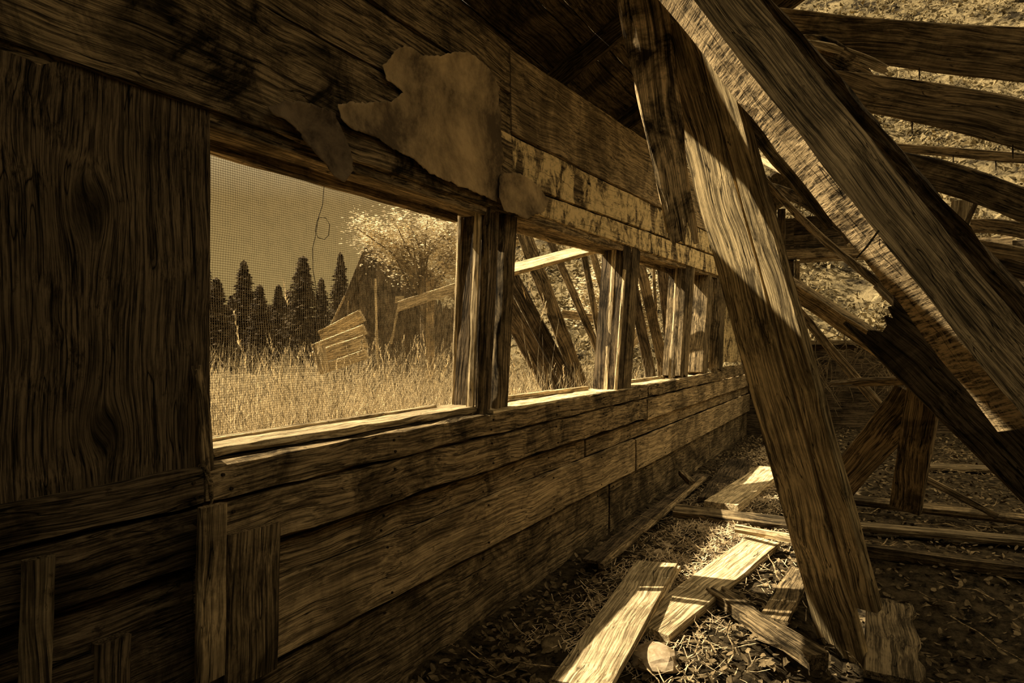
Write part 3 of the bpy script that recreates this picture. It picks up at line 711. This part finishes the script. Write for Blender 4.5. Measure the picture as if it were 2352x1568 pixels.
def stone(u, v, r, label, mat='stone'):
    p = onz(u, v, .16); bm = bmesh.new(); bmesh.ops.create_icosphere(bm, subdivisions=3, radius=r)
    for q in bm.verts: q.co *= 1 + .35 * noise.noise(q.co * (1.3 / r) + p * 9); q.co.z *= .45
    me = bpy.data.meshes.new('stone'); bm.to_mesh(me); bm.free(); o = link('stone', me, M[mat], None, Matrix.Translation(p)); tag(o, label, 'stone')
stone(1512, 1268, .028, 'small pale stone in the litter left of the broad sunlit plank')
stone(1533, 1252, .024, 'small round stone just behind the pale stone near the sunlit plank')
stone(1505, 1512, .075, 'sunlit whitish stone at the bottom edge right of the nearest plank')
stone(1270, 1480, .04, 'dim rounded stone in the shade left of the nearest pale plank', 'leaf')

# ================================================================== OUTSIDE
# tall grass
def blade(vs, fs, x, y, H, w, lean, a, z0=None):
    z0 = land(x, y) if z0 is None else z0; o = len(vs); n = 5; px_, py_ = -math.sin(a), math.cos(a); b = rng(0, 6.28)
    for i in range(n + 1):
        f = i / n; ww = w * (1 - f * .9); off = lean * f * f
        cx_, cy_, cz_ = x + math.cos(b) * off, y + math.sin(b) * off, z0 + H * f * (1 - .25 * (lean / H) * f)
        vs.extend([(cx_ - px_ * ww, cy_ - py_ * ww, cz_), (cx_ + px_ * ww, cy_ + py_ * ww, cz_)])
    for i in range(n): k = o + i * 2; fs.append((k, k + 1, k + 3, k + 2))
    return (cx_, cy_, cz_)
def seedhead(vs, fs, p, L, b):
    x, y, z = p
    for k in range(16):
        f = k / 16; a = rng(0, 6.28); l = .035 * (1 - .5 * f); bx, by, bz = x + math.cos(b) * L * f * .35, y + math.sin(b) * L * f * .35, z + L * f
        o = len(vs); ex, ey = bx + math.cos(a) * l * .35, by + math.sin(a) * l * .35
        vs.extend([(bx, by, bz - .01), (ex, ey, bz + .012), (ex + .003, ey + .003, bz + .02), (bx, by, bz + .004)]); fs.append((o, o + 1, o + 2, o + 3))
vs = []; fs = []
for _ in range(17000):
    d = R.random(); x = -.38 - 9 * d ** 1.7; y = .2 + rng(0, 5.5) + (abs(x)) * rng(.2, 2.2)
    if y < 9:
        H = (.3 + .82 * R.random() ** .9) * (1.0 if abs(x) < 4 else 1.15)
        blade(vs, fs, x, y, H, rng(.002, .0055) * (1 + abs(x) * .15), min(rng(.05, .55), max(.08, abs(x) - .3)), rng(0, 3.14))
for _ in range(3500):
    x = -.6 - 2.2 * R.random(); blade(vs, fs, x, .8 + rng(0, 4.5) + abs(x), rng(.5, 1.08), rng(.0035, .007), min(rng(.2, .7), abs(x) - .3), rng(0, 3.14))
tag(raw('tall_grass', vs, fs, M['grass']), 'dense tall dry grass growing outside against the windows', 'grass', kind='stuff')
vs = []; fs = []
for _ in range(260):
    d = R.random(); x = -.5 - 4 * d; y = 1.6 + rng(0, 3.6) + abs(x) * rng(.2, 1.6)
    p = blade(vs, fs, x, y, rng(.85, 1.18), .0022, rng(.05, .3), rng(0, 3.14)); seedhead(vs, fs, p, rng(.1, .18), rng(0, 6.28))
for (u, v, xx) in ((1215, 665, -.8), (1232, 700, -.75), (1210, 690, -.7), (1255, 720, -.9), (1240, 740, -.8), (660, 700, -1.6), (550, 790, -1.2)):
    q = onx(u, v, xx); p = blade(vs, fs, q.x, q.y + .1, q.z, .0025, .12, 1); seedhead(vs, fs, q, .16, rng(0, 6.28))
tag(raw('seed_grass', vs, fs, M['grass']), 'grass stalks with feathery seed heads rising above the tall grass', 'grass', kind='stuff')

# conifers
def conifer_mesh(seed, H=9.0, Rb=2.4):
    rr = random.Random(seed); vs = []; fs = []
    n = 150
    for k in range(n):
        f = (k / n) ** .9; z = H * (.06 + .94 * f); rad = Rb * (1 - f) ** .85 * rr.uniform(.6, 1.1) + .06
        for m_ in range(7):
            a = rr.uniform(0, 6.28); L = rad * rr.uniform(.6, 1.1); dr = rr.uniform(.12, .4) * L
            for q in range(8):
                g = (q + 1) / 8; bx, by, bz = math.cos(a) * L * g, math.sin(a) * L * g, z - dr * g + .12 * L * g * g
                s_ = .07 + .15 * (1 - g) ; o = len(vs); e1 = rr.uniform(-.16, .16); e2 = rr.uniform(-.16, .16)
                vs.extend([(bx, by, bz + s_), (bx + e1 * 1.5, by + e2 * 1.5, bz - s_ * .4), (bx + math.cos(a) * .2, by + math.sin(a) * .2, bz - s_ * .6)]); fs.append((o, o + 1, o + 2))
    me = bpy.data.meshes.new('crown'); me.from_pydata(vs, [], fs); me.materials.append(M['conifer']); return me
CM = [conifer_mesh(s) for s in (1, 2, 3)]
TM = tube_mesh([(0, 0, -.3), (0, 0, 4), (0, 0, 8.6)], [.2, .12, .03], 7); TM.materials.append(M['bark'])
def conifer(u, vtop, D, k, label, sxy=1.0):
    p = P(u, V0, D); top = P(u, vtop, D).z; g = land(p.x, p.y); s = (top - g) / 9.0
    o = empty('conifer', (p.x, p.y, g), rng(0, 6.28)); o.scale = (s * sxy, s * sxy, s); tag(o, label, 'conifer', 'dark conifers beyond the field')
    for nm, me in (('crown', CM[k % 3]), ('trunk', TM)):
        c = bpy.data.objects.new(nm, me); C.objects.link(c); c.parent = o
conifer(497, 640, 26, 0, 'dark conifer at the left edge of the first window', 1.25)
conifer(560, 600, 28, 1, 'tall pointed conifer, second from the left edge of the first window')
conifer(596, 655, 27, 2, 'shorter conifer just right of the tall pointed one', 1.1)
conifer(640, 655, 34, 0, 'small far conifer in the middle of the gap left of the hanging wire')
conifer(660, 668, 36, 1, 'smallest far conifer in the middle of the gap')
conifer(696, 590, 29, 2, 'broad tall conifer directly behind the hanging wire', 1.15)
conifer(782, 582, 30, 1, 'slim conifer just left of the dark broken shed', .75)
conifer(738, 640, 31, 0, 'conifer between the hanging wire and the slim one', .9)
conifer(530, 680, 38, 2, 'low conifer half hidden behind the left two')
conifer(470, 600, 30, 1, 'conifer half cut by the knotted board at the left')
conifer(620, 700, 40, 0, 'low far conifer behind the shorter one')
# leafy trees
def leafy_tree(name, base, H, crown_c, crown_r, nleaf, label, seed=0, lean=(0, 0), s=.045):
    rr = random.Random(seed); b = Vector(base); o = empty(name, b); tag(o, label, 'tree')
    top = Vector(crown_c); bm = bmesh.new()
    mid = b.lerp(top, .5) + Vector((lean[0], lean[1], 0))
    bm.from_mesh(tube_mesh([b - Vector((0, 0, .2)), b.lerp(mid, .5), mid, top], [.09, .075, .06, .02], 7))
    tips = []
    for k in range(26):
        d = Vector((rr.gauss(0, 1), rr.gauss(0, 1), rr.gauss(0, 1) * .7 + .1)).normalized()
        e_ = top + Vector((d.x * crown_r[0], d.y * crown_r[1], d.z * crown_r[2])) * rr.uniform(.6, 1); st_ = b.lerp(top, rr.uniform(.55, .95)); m_ = st_.lerp(e_, .5) + Vector((0, 0, rr.uniform(0, .15)))
        bm.from_mesh(tube_mesh([st_, m_, e_], [.022, .012, .005], 5)); tips.append((st_, m_, e_))
    me = bpy.data.meshes.new('trunk'); bm.to_mesh(me); bm.free(); link('trunk', me, M['bark'], o, Matrix())
    vs = []; fs = []
    for k in range(nleaf):
        s0, m0, e0 = rr.choice(tips); f = rr.random() ** .7; c = (m0.lerp(e0, f)) + Vector((rr.gauss(0, 1), rr.gauss(0, 1), rr.gauss(0, 1))) * .16 * max(crown_r) * .8
        mm = Matrix.Rotation(rr.uniform(0, 6.28), 3, 'Z') @ Matrix.Rotation(rr.uniform(-1.4, 1.4), 3, 'X'); q = len(vs); l = s * rr.uniform(.6, 1.3)
        for p in ((-l, 0, 0), (0, -l * .5, l * .1), (l, 0, 0), (0, l * .5, l * .1)): vs.append(tuple(c + mm @ Vector(p)))
        fs.append((q, q + 1, q + 2, q + 3))
    raw('foliage', vs, fs, M['leafy'], o, Matrix())
pt = P(985, V0, 9.0)
leafy_tree('leafy_tree', (pt.x, pt.y, land(pt.x, pt.y)), 4, P(965, 545, 9.0), (.95, .95, .42), 11000, 'light leafed tree standing over the broken shed, right side of the first window', 5, s=.027)
pt = P(1085, V0, 10.5)
leafy_tree('leafy_tree', (pt.x, pt.y, land(pt.x, pt.y)), 4, P(1085, 520, 10.5), (1.0, 1.0, .8), 5200, 'light leafed tree behind the post between the first two windows', 6)
for (u, v, D, sd2, lb) in ((1420, 690, 15, 10, 'leafy bush behind the post right of the second window'),):
    pt = P(u, V0, D); leafy_tree('bush', (pt.x, pt.y, land(pt.x, pt.y)), 3, P(u, v, D), (1.2, 1.2, 1.1), 5000, lb, sd2, s=.05)
# scrub on the hillside
vs = []; fs = []
for _ in range(6500):
    th = math.radians(rng(-16, 38)); r = rng(15, 70); x = CX - math.sin(th) * r; y = math.cos(th) * r; z = land(x, y); S = rng(.3, .95) * (.7 + r / 60)
    for k in range(16):
        a = rng(0, 6.28); b = rng(0, 1.4); rr_ = S * rng(.4, 1); c = (x + math.cos(a) * math.cos(b) * rr_, y + math.sin(a) * math.cos(b) * rr_, z + math.sin(b) * rr_ * .9); o = len(vs); l = S * rng(.08, .2)
        for q in range(4): vs.append((c[0] + rng(-l, l), c[1] + rng(-l, l), c[2] + rng(-l, l)))
        fs.append((o, o + 1, o + 2)); fs.append((o, o + 2, o + 3))
tag(raw('hillside_scrub', vs, fs, M['scrub']), 'pale scrub and brush covering the hillside beyond the shed', 'scrub', kind='stuff')

# broken shed beyond the field
D = 13.0
sh = empty('broken_shed', P(880, 905, D)); sh.location.z = land(sh.location.x, sh.location.y); tag(sh, 'dark broken shed with a steep gable and collapsed roof, beyond the first window', 'shed')
def shp(nm, a, b, w, t, mat, **k): return plank(nm, P(*a), P(*b), w, t, mat, parent=sh, **k)
def shz(u, D_): p = P(u, V0, D_); return p
for i in range(20):       # gable wall of upright boards
    u = 778 + i * 19; f = i / 14
    vtop = 560 + abs(u - 852) * 2.35 if u < 852 else 575 + min(130, (u - 852) * .72)
    p = P(u, vtop, D); q = P(u, V0, D); shp_ = plank('wall_plank', (p.x, p.y, land(p.x, p.y) - .1), p, .165, .03, 'dark', parent=sh, jag1=.12 if u > 860 else 0, seed=300 + i)
shp('barge_board', (855, 548, D - .1), (765, 770, D - .1), .16, .05, 'dark')
shp('barge_board', (852, 552, D - .1), (1075, 700, D - .15), .14, .05, 'brown')
for (a, b, w) in (((840, 565, D), (905, 620, D + 1), .35), ((905, 600, D), (990, 670, D + 1), .3), ((870, 590, D + .4), (1010, 640, D + 1.6), .3)):
    shp('roof_plank', a, b, w, .04, 'brown', jag0=.15, jag1=.15)
shp('rail_board', (908, 706, D - 5.2), (1066, 655, D - 5.2), .12, .03, 'pale', jag0=.1)
shp('corner_post', (862, 640, D - .2), (868, 860, D - .2), .05, .04, 'pale')
shp('door_brace', (918, 690, D - .3), (898, 790, D - .3), .045, .04, 'pale')
shp('door_head', (908, 688, D - .32), (928, 688, D - .32), .14, .03, 'pale')
shp('corner_post', (988, 620, D - 4), (988, 900, D - 4), .12, .1, 'mid')
# heap of planks in the field
for k, (a, b, w, lb) in enumerate((((738, 772, 6.6), (832, 724, 6.2), .125, 'topmost plank of the heap lying in the grass by the hanging wire'),
                 ((724, 800, 6.5), (838, 756, 6.2), .10, 'second plank of the heap in the grass, under the topmost'),
                 ((722, 822, 6.4), (840, 784, 6.1), .13, 'third plank of the heap in the grass'),
                 ((735, 850, 6.3), (842, 812, 6.0), .09, 'lowest plank of the heap in the grass'),
                 ((745, 850, 6.2), (733, 796, 6.2), .11, 'short upright cleat at the left end of the heap in the grass'))):
    px('heap_plank', a, b, w, .03, 'pale', label=lb, cat='plank', group='heap of planks in the grass')
px('field_pole', (792, 680, 7.5), (735, 800, 7.5), .025, .02, 'mid', label='thin pole slanting above the heap in the grass', cat='pole')
px('field_pole', (800, 690, 7.6), (799, 735, 7.6), .02, .02, 'mid', label='thin short upright rod above the heap in the grass', cat='pole')

# rafters of the fallen neighbour roof seen through the windows
def gp(u, v, D_, vb_u, mat, w, lb, Db=None, **k):
    p0 = P(u, v, D_); p1 = P(vb_u[0], vb_u[1], Db or D_); p1 = p0 + (p1 - p0) * ((p0.z + .05) / max(.05, p0.z - p1.z))
    plank('leaning_rafter', p0, p1, w, .05, mat, label=lb, cat='rafter', group=k.pop('group', None), **k)
gp(1178, 470, 5.6, (1325, 860), 'brown', .125, 'broad brown rafter leaning at the left of the second window')
gp(1232, 480, 6.0, (1372, 800), 'brown', .07, 'thinner rafter right of the broad one in the second window')
gp(1325, 500, 6.6, (1388, 830), 'brown', .065, 'steep rafter near the right post of the second window')
gp(1345, 520, 7.2, (1405, 740), 'brown', .075, 'short rafter against the right post of the second window')
gp(1150, 590, 5.2, (1262, 800), 'dark', .12, 'dark low rafter at the lower left of the second window')
gp(1130, 640, 5.0, (1250, 860), 'dark', .15, 'lowest dark rafter at the lower left corner of the second window')
gp(1455, 540, 6.4, (1535, 890), 'brown', .10, 'broad rafter leaning across the third window')
gp(1442, 600, 6.2, (1500, 890), 'dark', .10, 'dark rafter at the left of the third window')
gp(1498, 560, 7.4, (1510, 790), 'brown', .035, 'thin rafter in the middle of the third window')
gp(1518, 560, 7.0, (1556, 890), 'dark', .15, 'wide dark rafter at the right of the third window')
gp(1606, 580, 8.5, (1612, 800), 'dark', .05, 'narrow rafter in the fourth window')
px('cross_board', (1140, 628, 4.4), (1400, 560, 5.0), .21, .025, 'pale', face=(-.3, -.9, .22), label='pale board with bands of shade crossing the rafters in the second window', cat='board')
px('cross_board', (1290, 720, 8), (1400, 736, 8), .10, .03, 'mid', label='low board lying behind the rafters in the second window', cat='board')
px('cross_board', (1440, 800, 6.5), (1480, 745, 6.5), .10, .03, 'pale', label='short pale board in the lower left of the third window', cat='board')
